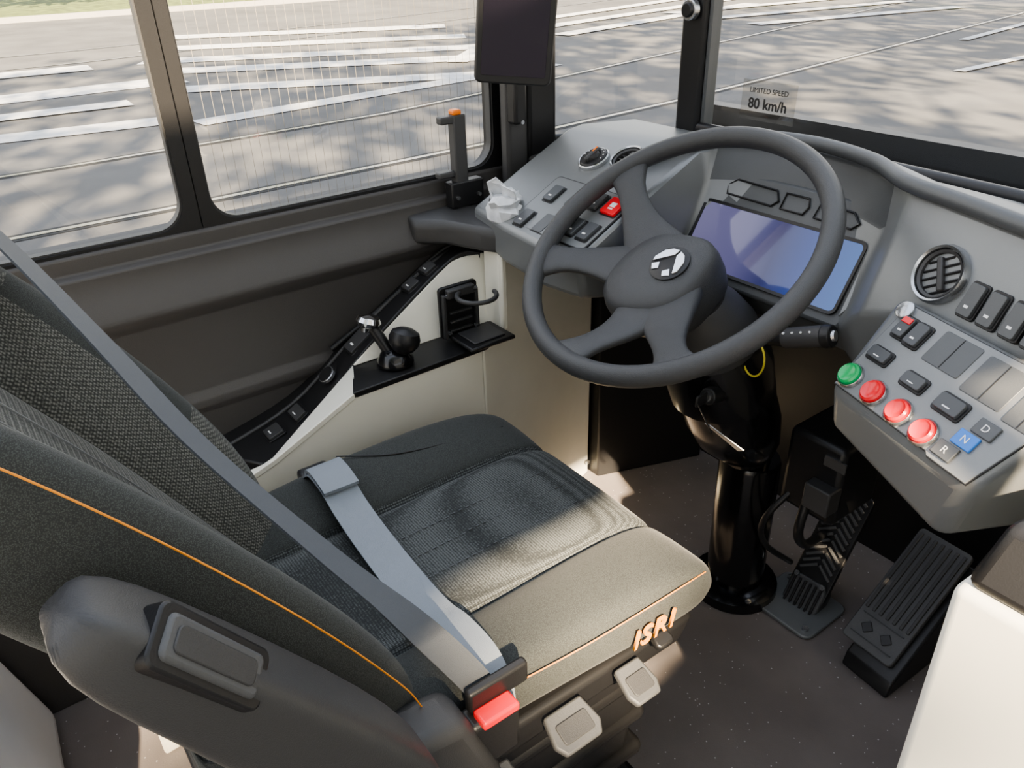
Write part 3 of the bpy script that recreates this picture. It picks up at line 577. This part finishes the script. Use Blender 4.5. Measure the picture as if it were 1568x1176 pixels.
for i,(y,z,w,l) in enumerate(((.40,.445,.07,.05),(.505,.445,.05,.05),(.31,.42,.022,.045),(.56,.465,.03,.02))):
    F=frame((-.485,y,z),(0,1,0),(-1,0,.45))@Matrix.Rotation(math.pi,4,'Z')
    prism('lever_%d'%i,[(-w/2*.8,0),(w/2*.8,0),(w/2,l*.7),(w/2*.75,l),(-w/2*.75,l),(-w/2,l*.7)],-.005,.006,M_rubber if i<3 else M_black,seat,F,bev=.003)
    if i<2: prism('lever_grip_%d'%i,rrect(w*.65,l*.5,.004,0,l*.55),.004,.008,M_dark,seat,F,bev=.001)
box('side_knob',(-.478,.25,.43),(.03,.035,.03),M_black,seat,bev=.004)
box('rail_lever',(-.475,.20,.40),(.02,.05,.02),M_rubber,seat,bev=.004)
sb=grp('seat_belt')
strip('lap_webbing',[(-.985,.325,.540),(-.955,.325,.562),(-.91,.325,.560),(-.87,.325,.544),(-.80,.322,.536),(-.70,.318,.534),(-.63,.315,.540),(-.58,.312,.558),(-.52,.308,.566),(-.485,.303,.552),(-.468,.297,.53)],(0,1,0),.052,.002,M_belt,sb)
strip('tongue_loop',[(-.985,.33,.536),(-.965,.328,.564),(-.93,.327,.5685),(-.895,.326,.5625)],(0,1,0),.054,.006,M_belt,sb)
strip('shoulder_webbing',[(-1.06,-.04,1.09),(-.95,.026,.995),(-.83,.075,.910),(-.72,.122,.820),(-.60,.185,.733),(-.53,.235,.665),(-.487,.275,.597),(-.468,.295,.55)],[(-.05,.45,-.55),(-.05,.5,-.5),(.0,.6,-.4),(.1,.9,.1)],[.040,.036,.034,.032],.0022,M_beltd,sb)
box('buckle',(-.462,.285,.525),(.03,.06,.07),M_black,sb,bev=.006)
box('buckle_button',(-.452,.288,.562),(.022,.045,.012),M_red,sb,bev=.003)
box('latch_plate',(-.468,.30,.576),(.012,.075,.03),M_black,sb,bev=.004)
box('anchor_left',(-1.0,.325,.515),(.03,.05,.05),M_black,sb,bev=.006)

wa=grp('wheel_arch_cover')
hexa('cover',[V((-1.32,-1.1,0)),V((-.66,-1.1,0)),V((-.66,-.16,0)),V((-1.32,-.13,0)),V((-1.32,-1.1,.42)),V((-.70,-1.1,.42)),V((-.70,-.24,.40)),V((-1.32,-.22,.40))],mat('white_panel',(.80,.82,.84),.45),wa,bev=.05,seg=6)

# ---------------------------------------------------------------- light, camera
w=bpy.data.worlds.new('World'); bpy.context.scene.world=w; w.use_nodes=True; nt=w.node_tree
bg=nt.nodes['Background']; tc=nt.nodes.new('ShaderNodeTexCoord'); sx=nt.nodes.new('ShaderNodeSeparateXYZ'); rp=nt.nodes.new('ShaderNodeValToRGB')
nt.links.new(tc.outputs['Generated'],sx.inputs[0]); nt.links.new(sx.outputs['Z'],rp.inputs['Fac']); nt.links.new(rp.outputs['Color'],bg.inputs['Color'])
rp.color_ramp.elements[0].color=(.95,.90,.82,1); rp.color_ramp.elements[1].color=(.70,.76,.90,1); rp.color_ramp.elements[1].position=.8
bg.inputs['Strength'].default_value=2.2
sl=bpy.data.lights.new('sun','SUN'); sl.energy=32; sl.angle=.013; sl.color=(1,.80,.55)
so=bpy.data.objects.new('sun',sl); bpy.context.collection.objects.link(so)
so.rotation_euler=V((.75,-.35,.6)).to_track_quat('Z','Y').to_euler()
cam=bpy.data.cameras.new('camera'); co=bpy.data.objects.new('camera',cam); bpy.context.collection.objects.link(co)
cam.lens=27.6; cam.sensor_width=36; cam.clip_start=.02; cam.clip_end=400
r0=V((.578,.816,0)); d=V((-.7096,.5024,-.494)); u=V((-.4031,.2855,.8695)); c,s=.9995,.0313
Rv=(r0*c-u*s).normalized(); Uv=(r0*s+u*c); Uv=(Uv-Rv*Uv.dot(Rv)).normalized(); Bv=Rv.cross(Uv)
co.matrix_world=Matrix(((Rv.x,Uv.x,Bv.x,0),(Rv.y,Uv.y,Bv.y,0),(Rv.z,Uv.z,Bv.z,1.25),(0,0,0,1)))
bpy.context.scene.camera=co
bpy.context.scene.view_settings.view_transform='AgX'
bpy.context.scene.view_settings.look='AgX - Medium High Contrast'
bpy.context.scene.view_settings.exposure=.2
